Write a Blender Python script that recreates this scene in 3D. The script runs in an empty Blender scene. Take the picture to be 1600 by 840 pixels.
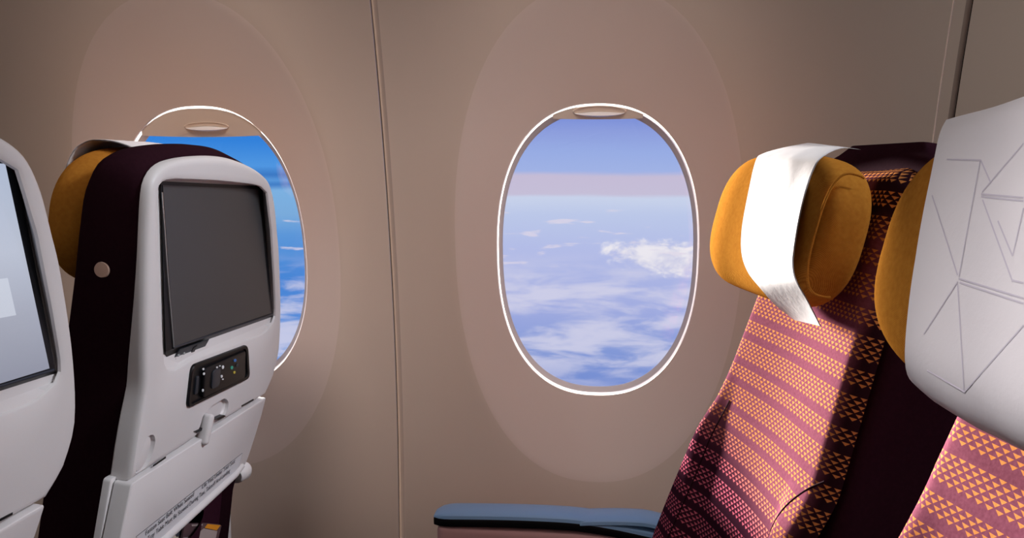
import bpy, bmesh, math, random
from mathutils import Vector, Matrix
random.seed(4)
S = bpy.context.scene
COL = S.collection

# ------------------------------------------------------------------ camera
F_PX, YAW, PITCH, ROLL = 1400.0, .1214, .1097, .0026
fw = Vector((-math.sin(YAW)*math.cos(PITCH), math.cos(YAW)*math.cos(PITCH), -math.sin(PITCH)))
r0 = Vector((math.cos(YAW), math.sin(YAW), 0)); u0 = r0.cross(fw)
RT = r0*math.cos(ROLL) + u0*math.sin(ROLL); UP = u0*math.cos(ROLL) - r0*math.sin(ROLL)
cam = bpy.data.cameras.new('camera'); co = bpy.data.objects.new('camera', cam); COL.objects.link(co)
cam.sensor_fit = 'HORIZONTAL'; cam.sensor_width = 36; cam.lens = 36*F_PX/1600; cam.clip_start = .01
co.matrix_world = Matrix(((RT.x, UP.x, -fw.x, 0), (RT.y, UP.y, -fw.y, 0), (RT.z, UP.z, -fw.z, 0), (0, 0, 0, 1)))
S.camera = co
# eye is the origin: the floor lies at z = -1.15, +Y points at the window wall, -X is forward

S.view_settings.view_transform = 'Standard'; S.view_settings.look = 'None'
S.view_settings.exposure = 0.0; S.view_settings.gamma = 1.0; S.view_settings.use_curve_mapping = False

def lin(r, g, b):
    f = lambda c: c/12.92 if c <= .04045 else ((c+.055)/1.055)**2.4
    return (f(r/255), f(g/255), f(b/255), 1)

# ------------------------------------------------------------------ node helper
class N:
    def __init__(s, tree): s.t = tree
    def new(s, typ, **kw):
        n = s.t.nodes.new(typ)
        for k, v in kw.items(): setattr(n, k, v)
        return n
    def put(s, sock, v):
        if hasattr(v, 'is_output'): s.t.links.new(v, sock)
        else: sock.default_value = v
    def m(s, op, a, b=0, c=0):
        n = s.new('ShaderNodeMath', operation=op)
        s.put(n.inputs[0], a); s.put(n.inputs[1], b); s.put(n.inputs[2], c)
        return n.outputs[0]
    def step(s, v, lo, hi):
        n = s.new('ShaderNodeMapRange', interpolation_type='SMOOTHSTEP')
        s.put(n.inputs[0], v); s.put(n.inputs[1], lo); s.put(n.inputs[2], hi)
        return n.outputs[0]
    def mix(s, f, a, b):
        n = s.new('ShaderNodeMix', data_type='RGBA')
        s.put(n.inputs[0], f); s.put(n.inputs[6], a); s.put(n.inputs[7], b)
        return n.outputs[2]
    def ramp(s, f, stops):
        n = s.new('ShaderNodeValToRGB'); e = n.color_ramp.elements
        while len(e) < len(stops): e.new(.5)
        for i, (p, c) in enumerate(stops): e[i].position = p; e[i].color = c
        s.put(n.inputs[0], f); return n.outputs[0]
    def xyz(s, x, y, z=0):
        n = s.new('ShaderNodeCombineXYZ'); s.put(n.inputs[0], x); s.put(n.inputs[1], y); s.put(n.inputs[2], z)
        return n.outputs[0]
    def noise(s, vec, scale, detail=3, rough=.5, dist=0):
        n = s.new('ShaderNodeTexNoise'); s.put(n.inputs['Vector'], vec)
        n.inputs['Scale'].default_value = scale; n.inputs['Detail'].default_value = detail
        n.inputs['Roughness'].default_value = rough; n.inputs['Distortion'].default_value = dist
        return n.outputs[0]

# ------------------------------------------------------------------ sky
SKY = 1.13
wd = bpy.data.worlds.new('sky'); S.world = wd; wd.use_nodes = True; wd.node_tree.nodes.clear()
n = N(wd.node_tree)
tc = n.new('ShaderNodeTexCoord'); sp = n.new('ShaderNodeSeparateXYZ'); n.put(sp.inputs[0], tc.outputs['Generated'])
hx = n.m('SQRT', n.m('ADD', n.m('MULTIPLY', sp.outputs[0], sp.outputs[0]), n.m('MULTIPLY', sp.outputs[1], sp.outputs[1])))
te = n.m('DIVIDE', sp.outputs[2], n.m('MAXIMUM', hx, .001))
az = n.m('ARCTAN2', sp.outputs[0], sp.outputs[1])
wv = n.m('MULTIPLY', n.m('SUBTRACT', n.noise(n.xyz(n.m('MULTIPLY', az, 8), n.m('MULTIPLY', te, 60)), 1.0, 4), .5), .006)
pos = n.m('DIVIDE', n.m('ADD', n.m('ADD', te, wv), .26), .40)
P = lambda t: (t+.26)/.40
right = n.ramp(pos, [(P(t), lin(*c)) for t, c in [(-.25, (112, 138, 205)), (-.20, (132, 153, 212)), (-.15, (163, 173, 222)), (-.09, (178, 187, 228)),
    (-.05, (187, 199, 230)), (-.030, (200, 210, 232)), (-.0265, (197, 190, 213)), (-.006, (197, 188, 212)), (-.001, (160, 178, 226)), (.02, (152, 172, 225)), (.042, (141, 158, 218)), (.062, (118, 139, 212)), (.12, (95, 115, 200))]])
left = n.ramp(pos, [(P(t), lin(*c)) for t, c in [(-.25, (105, 145, 212)), (-.20, (98, 145, 215)), (-.12, (70, 132, 210)), (-.07, (92, 150, 214)), (-.048, (122, 170, 216)),
    (-.022, (124, 176, 222)), (-.016, (64, 124, 196)), (-.011, (90, 152, 215)), (-.006, (58, 118, 192)), (.004, (80, 150, 222)), (.03, (52, 130, 216)), (.10, (30, 100, 200))]])
base = n.mix(n.step(az, -.32, -.16), left, right)
cv = n.xyz(n.m('MULTIPLY', az, 11), n.m('MULTIPLY', te, 46), 3.7)
c1 = n.noise(cv, 1.0, 7, .58, .35)
low = n.m('MULTIPLY', n.step(te, -.085, -.13), n.m('ADD', n.m('MULTIPLY', n.step(te, -.255, -.20), .75), .25))
m1 = n.m('MULTIPLY', n.m('MULTIPLY', n.step(c1, .40, .64), low), .80)
base = n.mix(m1, base, lin(212, 211, 230))
# one bank of cumulus to the right, a few flecks beside it
c2 = n.noise(n.xyz(n.m('MULTIPLY', az, 34), n.m('MULTIPLY', te, 60), 8.1), 1.0, 6, .6, .3)
ea = n.m('DIVIDE', n.m('SUBTRACT', az, .055), .075); eb = n.m('DIVIDE', n.m('ADD', n.m('ADD', te, .090), n.m('MULTIPLY', az, .12)), .020)
el = n.m('ADD', n.m('MULTIPLY', ea, ea), n.m('MULTIPLY', eb, eb))
m2 = n.step(n.m('ADD', n.m('SUBTRACT', 1, el), n.m('MULTIPLY', n.m('SUBTRACT', c2, .5), 3.2)), -.1, .7)
base = n.mix(n.m('MULTIPLY', m2, .9), base, n.mix(n.step(c2, .35, .62), lin(205, 205, 226), lin(240, 236, 238)))
c3 = n.noise(n.xyz(n.m('MULTIPLY', az, 26), n.m('MULTIPLY', te, 150), 1.3), 1.0, 4, .5)
m3 = n.m('MULTIPLY', n.m('MULTIPLY', n.step(c3, .60, .72), n.step(te, -.035, -.05)), n.step(te, -.125, -.10))
base = n.mix(n.m('MULTIPLY', m3, .7), base, lin(222, 214, 228))
bg = n.new('ShaderNodeBackground'); n.put(bg.inputs[0], base); bg.inputs[1].default_value = SKY
n.put(n.new('ShaderNodeOutputWorld').inputs[0], bg.outputs[0])

# ------------------------------------------------------------------ lights
def light(name, kind, loc, direc, energy, color, **kw):
    l = bpy.data.lights.new(name, kind); l.energy = energy; l.color = color
    for k, v in kw.items(): setattr(l, k, v)
    o = bpy.data.objects.new(name, l); COL.objects.link(o); o.location = loc
    o.rotation_euler = Vector(direc).to_track_quat('-Z', 'Y').to_euler(); return o
SUN_TO = Vector((-.54, 1, .15)).normalized()
X1_, X2_ = -.563, -.032                  # where the two windows stand along the wall
light('sun', 'SUN', (-1, 3, 1.5), -SUN_TO, 25.0, (1, .95, .86), angle=.10)
light('ceiling_lamp', 'AREA', (.2, -.5, .86), (0, .25, -1), 3.3, (1, .90, .80), shape='RECTANGLE', size=4.0, size_y=.25)
light('opposite_windows', 'AREA', (.3, -2.3, -.05), (0, 1, -.02), 1.0, (1, .86, .84), shape='RECTANGLE', size=4.2, size_y=.4)
light('aft_fill', 'AREA', (2.3, -.2, .35), (-1, .06, -.2), 10, (.95, .95, 1), shape='RECTANGLE', size=1.4, size_y=.8)  # added fill from aft, lifts the grey seat backs; no real lamp there
light('forward_fill', 'AREA', (-2.3, -.9, .35), (1, .06, -.2), 4, (1, .95, .96), shape='RECTANGLE', size=1.4, size_y=.8)  # added fill from ahead for the seat fronts, stands for no known lamp
def add_fill_spot(loc, to, p, ang, col=(1, .85, .79), blend=1.0):     # unseen spots, added to brighten the window wall and seats
    light('fill_light', 'SPOT', loc, Vector(to)-Vector(loc), p, col, spot_size=ang, spot_blend=blend, shadow_soft_size=.12)
add_fill_spot((-.08, .40, .82), (X2_-.02, 1.17, -.13), 29, .60)
add_fill_spot((-.42, .40, .82), (X1_+.03, 1.17, -.13), 30, .60)
add_fill_spot((.85, .35, .82), (.62, 1.10, .22), 11, .60, (1, .86, .74))
add_fill_spot((1.0, .62, .80), (-.40, .82, -.18), 78, .50, (.86, .93, 1))
add_fill_spot((.55, .22, .84), (-.38, .38, -.22), 24, .42, (.94, .94, 1))
add_fill_spot((-.60, -.05, .82), (.23, .34, -.12), 70, .44, (1, .95, .97))

# ------------------------------------------------------------------ materials
def mat(name, col, rough=.6, spec=.4, metal=0, bump=None, noise=None, sheen=0, coat=0):
    m = bpy.data.materials.new(name); m.use_nodes = True
    nt = m.node_tree; b = nt.nodes['Principled BSDF']; k = N(nt)
    b.inputs['Base Color'].default_value = col; b.inputs['Roughness'].default_value = rough
    b.inputs['Metallic'].default_value = metal; b.inputs['Specular IOR Level'].default_value = spec
    b.inputs['Sheen Weight'].default_value = sheen; b.inputs['Coat Weight'].default_value = coat
    t = k.new('ShaderNodeTexCoord').outputs['Object']
    if noise:
        sc, amt = noise; f = k.noise(t, sc, 4)
        dk = tuple(c*(1-amt) for c in col[:3])+(1,)
        k.put(b.inputs['Base Color'], k.mix(f, dk, tuple(min(1, c*(1+amt)) for c in col[:3])+(1,)))
    if bump:
        sc, st = bump; bp = k.new('ShaderNodeBump'); bp.inputs['Strength'].default_value = st; bp.inputs['Distance'].default_value = .001
        k.put(bp.inputs['Height'], k.noise(t, sc, 2)); k.put(b.inputs['Normal'], bp.outputs[0])
    return m
M = {}
M['bezel'] = mat('window_bezel_lining', lin(212, 196, 187), .5, .3, noise=(6, .03), bump=(900, .05))
M['wall'] = mat('cabin_lining', lin(203, 187, 174), .55, .3, noise=(6, .03), bump=(900, .05))
M['gap'] = mat('dark_gap', lin(45, 38, 34), .8, .1)
M['trim'] = mat('seam_trim', lin(160, 145, 136), .5, .3)
M['floor'] = mat('carpet', lin(50, 42, 52), .95, .1, noise=(90, .4))
M['ceiling'] = mat('ceiling_panel', lin(215, 208, 200), .7, .2)
M['shell'] = mat('grey_plastic', lin(214, 210, 211), .42, .4, bump=(1400, .06))
M['shell_dark'] = mat('recess_plastic', lin(120, 118, 122), .5, .3)
M['black'] = mat('black_plastic', lin(17, 18, 21), .35, .25)
M['graphite'] = mat('graphite_plastic', lin(46, 50, 58), .35, .3)
M['glass_off'] = mat('dark_screen', lin(58, 58, 59), .42, .6)
M['chrome'] = mat('bright_edge', lin(190, 195, 195), .25, .6, metal=.6)
M['maroon'] = mat('maroon_cloth', lin(40, 19, 27), .95, .02, noise=(300, .25))
M['darkside'] = mat('dark_side_cloth', lin(50, 23, 35), .95, .02, noise=(300, .25))
M['button'] = mat('tan_plastic', lin(200, 165, 148), .5, .3)
M['bluepad'] = mat('blue_grey_pad', lin(128, 168, 208), .36, .5)
M['arm_body'] = mat('armrest_plastic', lin(190, 150, 150), .5, .3)
M['white'] = mat('white_plastic', lin(225, 222, 222), .35, .5)
M['ink'] = mat('dark_ink', lin(60, 62, 72), .7, .1)
M['plac'] = mat('placard_plastic', lin(205, 204, 208), .5, .3)
M['icon'] = mat('white_print', lin(225, 228, 232), .5, .3)
M['blue_i'] = mat('blue_print', lin(70, 120, 190), .5, .3)
M['green_i'] = mat('green_print', lin(60, 165, 140), .5, .3)
M['yellow_i'] = mat('yellow_print', lin(190, 170, 70), .5, .3)
M['orange_p'] = mat('orange_print', lin(225, 145, 30), .5, .3)
M['grey_p'] = mat('grey_paper', lin(170, 155, 152), .5, .3)
M['dark_p'] = mat('maroon_paper', lin(88, 66, 70), .5, .3)
M['pale_p'] = mat('pale_paper', lin(200, 190, 175), .6, .2)
M['pink_p'] = mat('pink_paper', lin(150, 115, 112), .6, .2)
M['metal'] = mat('seat_leg_metal', lin(150, 150, 152), .35, .5, metal=.8)
M['line'] = mat('printed_line', lin(204, 198, 208), .9, .1)
M['reveal'] = mat('window_reveal', lin(205, 198, 194), .6, .2)
M['shade'] = mat('window_shade', lin(218, 205, 192), .5, .3)
M['dish'] = mat('shade_grip', lin(222, 206, 190), .4, .4)

def cloth(name, a, b, scale):
    m = bpy.data.materials.new(name); m.use_nodes = True; k = N(m.node_tree); p = m.node_tree.nodes['Principled BSDF']
    p.inputs['Roughness'].default_value = .95; p.inputs['Specular IOR Level'].default_value = 0
    t = k.new('ShaderNodeTexCoord').outputs['Object']
    wv = k.new('ShaderNodeTexWave', wave_type='BANDS', bands_direction='DIAGONAL'); k.put(wv.inputs['Vector'], t)
    wv.inputs['Scale'].default_value = scale; wv.inputs['Distortion'].default_value = 1.5; wv.inputs['Detail'].default_value = 1
    nz = k.noise(t, 260, 3)
    f = k.m('ADD', k.m('MULTIPLY', wv.outputs['Fac'], .45), k.m('MULTIPLY', nz, .6))
    k.put(p.inputs['Base Color'], k.mix(f, a, b))
    bp = k.new('ShaderNodeBump'); bp.inputs['Strength'].default_value = .35; bp.inputs['Distance'].default_value = .0008
    k.put(bp.inputs['Height'], f); k.put(p.inputs['Normal'], bp.outputs[0]); return m
M['orange'] = cloth('orange_headrest_cloth', lin(134, 78, 26), lin(190, 130, 52), 420)

def linen(name, col):
    m = bpy.data.materials.new(name); m.use_nodes = True; k = N(m.node_tree); p = m.node_tree.nodes['Principled BSDF']
    p.inputs['Base Color'].default_value = col; p.inputs['Roughness'].default_value = .9; p.inputs['Specular IOR Level'].default_value = .1
    t = k.new('ShaderNodeTexCoord').outputs['Object']
    bp = k.new('ShaderNodeBump'); bp.inputs['Strength'].default_value = .25; bp.inputs['Distance'].default_value = .002
    k.put(bp.inputs['Height'], k.noise(t, 60, 5, .6)); k.put(p.inputs['Normal'], bp.outputs[0]); return m
M['linen'] = linen('white_cover_cloth', lin(228, 224, 226))

def pattern():
    m = bpy.data.materials.new('triangle_stripe_cloth'); m.use_nodes = True; k = N(m.node_tree); p = m.node_tree.nodes['Principled BSDF']
    p.inputs['Roughness'].default_value = .88; p.inputs['Specular IOR Level'].default_value = 0
    uv = k.new('ShaderNodeUVMap'); uv.uv_map = 'UVMap'
    s = k.new('ShaderNodeSeparateXYZ'); k.put(s.inputs[0], uv.outputs[0]); u, v = s.outputs[0], s.outputs[1]
    row = k.m('DIVIDE', k.m('ADD', v, 2.0), .00345)
    fr = k.m('FRACT', row); ri = k.m('FLOOR', row)
    md = k.m('FLOORED_MODULO', ri, 14)
    inband = k.m('ADD', k.m('LESS_THAN', md, 3.5), k.m('MULTIPLY', k.m('GREATER_THAN', md, 5.5), k.m('LESS_THAN', md, 11.5)))
    col = k.m('ADD', k.m('DIVIDE', u, .0088), k.m('MULTIPLY', k.m('FLOORED_MODULO', ri, 2), .5))
    cf = k.m('FRACT', k.m('ADD', col, 100))
    # solid triangle, flat side up
    half = k.m('MULTIPLY', k.m('SUBTRACT', fr, .14), .49)
    tri = k.m('MULTIPLY', k.m('LESS_THAN', k.m('ABSOLUTE', k.m('SUBTRACT', cf, .5)), half), k.m('LESS_THAN', fr, .93))
    tri = k.m('MULTIPLY', tri, inband)
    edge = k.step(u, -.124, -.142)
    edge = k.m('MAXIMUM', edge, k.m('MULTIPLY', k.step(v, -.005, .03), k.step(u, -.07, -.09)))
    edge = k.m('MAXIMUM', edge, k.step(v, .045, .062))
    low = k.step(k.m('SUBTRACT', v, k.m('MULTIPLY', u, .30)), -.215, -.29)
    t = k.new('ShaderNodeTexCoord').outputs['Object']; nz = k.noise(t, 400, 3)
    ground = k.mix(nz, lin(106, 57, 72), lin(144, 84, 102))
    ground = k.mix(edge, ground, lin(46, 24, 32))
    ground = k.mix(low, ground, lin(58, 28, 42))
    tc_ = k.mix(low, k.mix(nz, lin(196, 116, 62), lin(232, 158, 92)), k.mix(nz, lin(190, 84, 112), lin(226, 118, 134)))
    p.inputs['Sheen Weight'].default_value = 0
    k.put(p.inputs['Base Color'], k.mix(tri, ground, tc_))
    bp = k.new('ShaderNodeBump'); bp.inputs['Strength'].default_value = .3; bp.inputs['Distance'].default_value = .0006
    k.put(bp.inputs['Height'], k.m('ADD', tri, k.m('MULTIPLY', nz, .6))); k.put(p.inputs['Normal'], bp.outputs[0]); return m
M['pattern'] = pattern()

def lit_screen():
    m = bpy.data.materials.new('lit_screen'); m.use_nodes = True; k = N(m.node_tree); p = m.node_tree.nodes['Principled BSDF']
    uv = k.new('ShaderNodeUVMap'); uv.uv_map = 'UVMap'
    s = k.new('ShaderNodeSeparateXYZ'); k.put(s.inputs[0], uv.outputs[0])
    c = k.ramp(s.outputs[1], [(0, lin(150, 154, 172)), (.30, lin(172, 176, 192)), (.6, lin(196, 203, 220)), (1, lin(186, 198, 222))])
    box = k.m('MULTIPLY', k.m('MULTIPLY', k.m('LESS_THAN', s.outputs[0], .895), k.m('GREATER_THAN', s.outputs[1], .30)), k.m('LESS_THAN', s.outputs[1], .48))
    c = k.mix(k.m('MULTIPLY', box, .6), c, lin(226, 232, 245))
    p.inputs['Base Color'].default_value = (.01, .01, .01, 1); p.inputs['Roughness'].default_value = .25
    k.put(p.inputs['Emission Color'], c); p.inputs['Emission Strength'].default_value = .85; return m
M['lit'] = lit_screen()

def pane_mat():
    m = bpy.data.materials.new('window_acrylic'); m.use_nodes = True; k = N(m.node_tree); m.node_tree.nodes.clear()
    tr = k.new('ShaderNodeBsdfTransparent'); tr.inputs[0].default_value = (.97, .97, .98, 1)
    gl = k.new('ShaderNodeBsdfGlossy'); gl.inputs['Roughness'].default_value = .02
    mx = k.new('ShaderNodeMixShader'); mx.inputs[0].default_value = .03
    k.put(mx.inputs[1], tr.outputs[0]); k.put(mx.inputs[2], gl.outputs[0])
    k.put(k.new('ShaderNodeOutputMaterial').inputs[0], mx.outputs[0]); return m
M['pane'] = pane_mat()
def seal_mat():
    m = bpy.data.materials.new('translucent_seal'); m.use_nodes = True; k = N(m.node_tree); m.node_tree.nodes.clear()
    a = k.new('ShaderNodeBsdfTranslucent'); a.inputs[0].default_value = (.9, .88, .86, 1)
    d = k.new('ShaderNodeBsdfDiffuse'); d.inputs[0].default_value = (.9, .88, .86, 1)
    mx = k.new('ShaderNodeMixShader'); mx.inputs[0].default_value = .4
    k.put(mx.inputs[1], a.outputs[0]); k.put(mx.inputs[2], d.outputs[0])
    k.put(k.new('ShaderNodeOutputMaterial').inputs[0], mx.outputs[0]); return m
M['seal'] = seal_mat()

# ------------------------------------------------------------------ mesh helpers
def thing(name, label, cat, loc, group=None):
    o = bpy.data.objects.new(name, None); COL.objects.link(o); o.location = loc; o.empty_display_size = .05
    o['label'] = label; o['category'] = cat
    if group: o['group'] = group
    return o
def wloc(o):
    v = Vector((0, 0, 0))
    while o: v = v + o.location; o = o.parent
    return v
def obj(name, verts, faces, m, parent=None, uvs=None, smooth=True, label=None, mi=None, loc=None, sharp=40):
    off = wloc(parent) if parent else Vector((0, 0, 0))
    if loc: off = Vector(loc)
    me = bpy.data.meshes.new(name)
    me.from_pydata([tuple(Vector(v)-off) for v in verts], [], faces)
    for x in (m if isinstance(m, (list, tuple)) else [m]): me.materials.append(M[x])
    if mi: 
        for p, i in zip(me.polygons, mi): p.material_index = i
    if uvs:
        l = me.uv_layers.new(name='UVMap')
        for p in me.polygons:
            for li in p.loop_indices: l.data[li].uv = uvs[me.loops[li].vertex_index]
    bm = bmesh.new(); bm.from_mesh(me); bmesh.ops.recalc_face_normals(bm, faces=bm.faces)
    if smooth:
        for f in bm.faces: f.smooth = True
        for e in bm.edges:
            if len(e.link_faces) == 2 and e.calc_face_angle() > math.radians(sharp): e.smooth = False
    bm.to_mesh(me); bm.free()
    o = bpy.data.objects.new(name, me); COL.objects.link(o)
    if parent: o.parent = parent
    if loc: o.location = loc
    if label: o['label'] = label
    return o
def struct(o): o['kind'] = 'structure'; return o
def loft(rings, cap0=True, cap1=True, closed=True):
    k = len(rings[0]); v = [p for r in rings for p in r]; f = []
    for i in range(len(rings)-1):
        for j in range(k if closed else k-1):
            a, b = i*k+j, i*k+(j+1) % k
            f.append((a, b, b+k, a+k))
    if cap0: f.append(tuple(range(k-1, -1, -1)))
    if cap1: f.append(tuple(range((len(rings)-1)*k, len(rings)*k)))
    return v, f
def grid(rows):
    k = len(rows[0]); v = [p for r in rows for p in r]
    return v, [(i*k+j, i*k+j+1, (i+1)*k+j+1, (i+1)*k+j) for i in range(len(rows)-1) for j in range(k-1)]
def merge(parts):
    v, f = [], []
    for a, b in parts:
        o = len(v); v += list(a); f += [tuple(i+o for i in q) for q in b]
    return v, f
def box(c, sx, sy, sz, ax=Vector((1, 0, 0)), ay=Vector((0, 1, 0)), az_=Vector((0, 0, 1)), r=0, seg=3):
    bm = bmesh.new(); bmesh.ops.create_cube(bm, size=1)
    for q in bm.verts: q.co = Vector((q.co.x*sx, q.co.y*sy, q.co.z*sz))
    if r: bmesh.ops.bevel(bm, geom=list(bm.edges), offset=r, segments=seg, profile=.5, affect='EDGES')
    bm.verts.index_update()
    v = [Vector(c)+ax*q.co.x+ay*q.co.y+az_*q.co.z for q in bm.verts]; f = [tuple(q.index for q in p.verts) for p in bm.faces]
    bm.free(); return v, f
def tube(pts, rad, seg=10, caps=True):
    pts = [Vector(p) for p in pts]; rings = []
    up = None
    for i, p in enumerate(pts):
        d = (pts[min(i+1, len(pts)-1)]-pts[max(i-1, 0)]).normalized()
        if up is None: up = d.orthogonal().normalized()
        up = (up-d*up.dot(d)).normalized(); b = d.cross(up)
        rr = rad[i] if isinstance(rad, (list, tuple)) else rad
        rings.append([p+(up*math.cos(a)+b*math.sin(a))*rr for a in [2*math.pi*j/seg for j in range(seg)]])
    return loft(rings, caps, caps)
def catmull(pts, n_, closed=False):
    k = len(pts); out = []; segs = k if closed else k-1
    for i in range(n_):
        t = i/(n_ if closed else n_-1)*segs; s = min(int(t), segs-1); t -= s
        g = lambda j: pts[j % k] if closed else pts[max(0, min(k-1, j))]
        p = [g(s-1), g(s), g(s+1), g(s+2)]
        out.append(tuple(.5*((2*b)+(-a+c)*t+(2*a-5*b+4*c-d)*t*t+(-a+3*b-3*c+d)*t**3) for a, b, c, d in zip(*p)))
    return out
def radial(poly, c, angs):
    out = []
    for a in angs:
        dx, dy = math.cos(a), math.sin(a); best = 0
        for i in range(len(poly)):
            (x1, y1), (x2, y2) = poly[i], poly[(i+1) % len(poly)]
            ex, ey = x2-x1, y2-y1; den = dx*ey-dy*ex
            if abs(den) < 1e-12: continue
            t = ((x1-c[0])*ey-(y1-c[1])*ex)/den; s = ((x1-c[0])*dy-(y1-c[1])*dx)/den
            if t > 0 and -1e-6 <= s <= 1+1e-6: best = max(best, t)
        out.append((c[0]+dx*best, c[1]+dy*best))
    return out
def rounded(poly, rad, n_=5):
    """round the corners of a 2-D polygon"""
    out = []; k = len(poly)
    for i in range(k):
        p, q, s = Vector(poly[i-1]), Vector(poly[i]), Vector(poly[(i+1) % k])
        a, b = (p-q), (s-q); r = min(rad, a.length*.45, b.length*.45); a = q+a.normalized()*r; b = q+b.normalized()*r
        for j in range(n_+1):
            t = j/n_; out.append(tuple(a*(1-t)**2+q*2*t*(1-t)+b*t*t))
    return out
def sm(a, b, x):
    t = max(0, min(1, (x-a)/(b-a))); return t*t*(3-2*t)
def ray(px, py): return fw+RT*((px-800)/F_PX)-UP*((py-420)/F_PX)
class Frame:
    """seat axes: x aft out of the back, y across towards the window, z up along the back"""
    def __init__(s, O, yaw, t):
        h = Vector((math.cos(yaw), math.sin(yaw), 0)); s.O = Vector(O); s.ey = Vector((-math.sin(yaw), math.cos(yaw), 0))
        k = math.sqrt(1+t*t); s.ez = (h*t+Vector((0, 0, 1)))/k; s.ex = (h-Vector((0, 0, t)))/k
    def hit(s, px, py, w=0):
        d = ray(px, py); q = d*((s.O.dot(s.ex)+w)/d.dot(s.ex))-s.O
        return (q.dot(s.ey), q.dot(s.ez))
    def hits(s, pts, w=0): return [s.hit(*p, w) for p in pts]
    def __call__(s, x, y, z): return s.O+s.ex*x+s.ey*y+s.ez*z
    def local(s, P): q = P-s.O; return (q.dot(s.ex), q.dot(s.ey), q.dot(s.ez))
def at_y(px, py, Y): d = ray(px, py); return d*(Y/d.y)
def slab(F, poly, w0, w1, inset=0, n_in=3):
    """plate with outline poly (y,z), back at w0, front at w1, rounded front edge"""
    c = (sum(p[0] for p in poly)/len(poly), sum(p[1] for p in poly)/len(poly))
    rings = [[F(w0, *p) for p in poly]]
    ir = inset or abs(w1-w0)*.4; d = math.copysign(ir, w1-w0)
    R = max(math.hypot(p[0]-c[0], p[1]-c[1]) for p in poly)
    for i in range(n_in+1):
        a = i/n_in*math.pi/2; sh = ir*(1-math.cos(a))
        ring = []
        for p in poly:
            l = math.hypot(p[0]-c[0], p[1]-c[1]); k = max(0, 1-sh/max(l, 1e-6))
            ring.append(F(w1-d*(1-math.sin(a)), c[0]+(p[0]-c[0])*k, c[1]+(p[1]-c[1])*k))
        rings.append(ring)
    return loft(rings)
def boolean(o, cutters):
    for c in cutters:
        md = o.modifiers.new('b', 'BOOLEAN'); md.operation = 'DIFFERENCE'; md.object = c; md.solver = 'EXACT'
    dg = bpy.context.evaluated_depsgraph_get(); me = bpy.data.meshes.new_from_object(o.evaluated_get(dg))
    o.modifiers.clear(); old = o.data; o.data = me
    for c in cutters: bpy.data.objects.remove(c)
    bpy.data.meshes.remove(old)
def seam_line(F, pts, w, width, lift=.0004):
    """thin printed or grooved line as a flat strip on plane x = w"""
    out = []
    for (a, b) in zip(pts[:-1], pts[1:]):
        d = Vector((b[0]-a[0], b[1]-a[1])).normalized(); nn = Vector((-d.y, d.x))*width/2
        q = [(a[0]+nn.x, a[1]+nn.y), (a[0]-nn.x, a[1]-nn.y), (b[0]-nn.x, b[1]-nn.y), (b[0]+nn.x, b[1]+nn.y)]
        out.append(loft([[F(w, *p) for p in q], [F(w+lift, *p) for p in q]]))
    return merge(out)

# ------------------------------------------------------------------ cabin shell
def wall_y(z): return 1.1446-.2289*z-.256*z*z if z > -.447 else 1.1958
XL, XR, X1, X2, ZC, HW, HH = -.3027, .3691, -.563, -.032, -.1118, .1332, .1958
def ap(a, k=1.0, e=2.35):
    c, s = math.cos(a), math.sin(a); return (HW*k*math.copysign(abs(c)**(2/e), c), HH*k*math.copysign(abs(s)**(2/e), s))
RW, RH, RZ = .186, .322, -.103          # the dished oval round each window
def dish(dx, z):
    e = 2.25; r = (abs(dx/RW)**e+abs((z-RZ)/RH)**e)**(1/e)
    t = 1-r; w = .035
    t = 0 if t < -w else (t if t > w else (t+w)**2/(4*w))
    return .060*t
def lining(x, z, xc=None): return Vector((x, wall_y(z)+(dish(x-xc, z) if xc is not None else 0), z))
ZB, ZT = -1.15, .72
def window_panel(x0, x1, xc):
    NA = 240; angs = [2*math.pi*i/NA for i in range(NA)]
    rect = [(x0-xc, ZB-ZC), (x1-xc, ZB-ZC), (x1-xc, ZT-ZC), (x0-xc, ZT-ZC)]
    for cx, cz in rect:                                   # snap an angle on to each corner
        a = math.atan2(cz, cx) % (2*math.pi); i = min(range(NA), key=lambda q: abs(angs[q]-a)); angs[i] = a
    outer = radial(rect, (0, 0), angs); inner = []
    poly = [ap(2*math.pi*i/720) for i in range(720)]; inner = radial(poly, (0, 0), angs)
    e_ = 2/2.25; sp_ = lambda q: math.copysign(abs(q)**e_, q)
    ov = radial([(RW*sp_(math.cos(2*math.pi*i/720)), RZ-ZC+RH*sp_(math.sin(2*math.pi*i/720))) for i in range(720)], (0, 0), angs)
    rings = []
    for t in [i/34 for i in range(35)]:
        rings.append([(a[0]*(1-t)+b[0]*t, a[1]*(1-t)+b[1]*t) for a, b in zip(inner, [tuple(min(1, c[2])*c[i] for i in (0, 1)) for c in [(o_[0], o_[1], min(1, .985*math.hypot(*q)/math.hypot(*o_))) for o_, q in zip(ov, outer)]])])
    last = rings[-1]
    for t in [i/26 for i in range(1, 27)]:
        rings.append([(a[0]*(1-t)+b[0]*t, a[1]*(1-t)+b[1]*t) for a, b in zip(last, outer)])
    R3 = [[lining(xc+p[0], ZC+p[1], xc) for p in r] for r in rings]
    lip = [p+Vector((0, .004, 0)) for p in R3[0]]
    vv, ff = loft([lip]+R3, False, False)
    return vv, ff, [1 if k < NA*35 else 0 for k in range(len(ff))]
def plain_panel(x0, x1):
    return grid([[lining(x0+(x1-x0)*i/4, ZB+(ZT-ZB)*j/60) for i in range(5)] for j in range(61)])
G = .0012
pieces = [plain_panel(-3, X1-.30), window_panel(X1-.30, XL-.0045, X1), window_panel(XL+.0045, XR-.0014, X2), plain_panel(XR+.0205, 3)]
v, f = merge([p[:2] for p in pieces]); mi = [k for p in pieces for k in (p[2] if len(p) > 2 else [0]*len(p[1]))]
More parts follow.
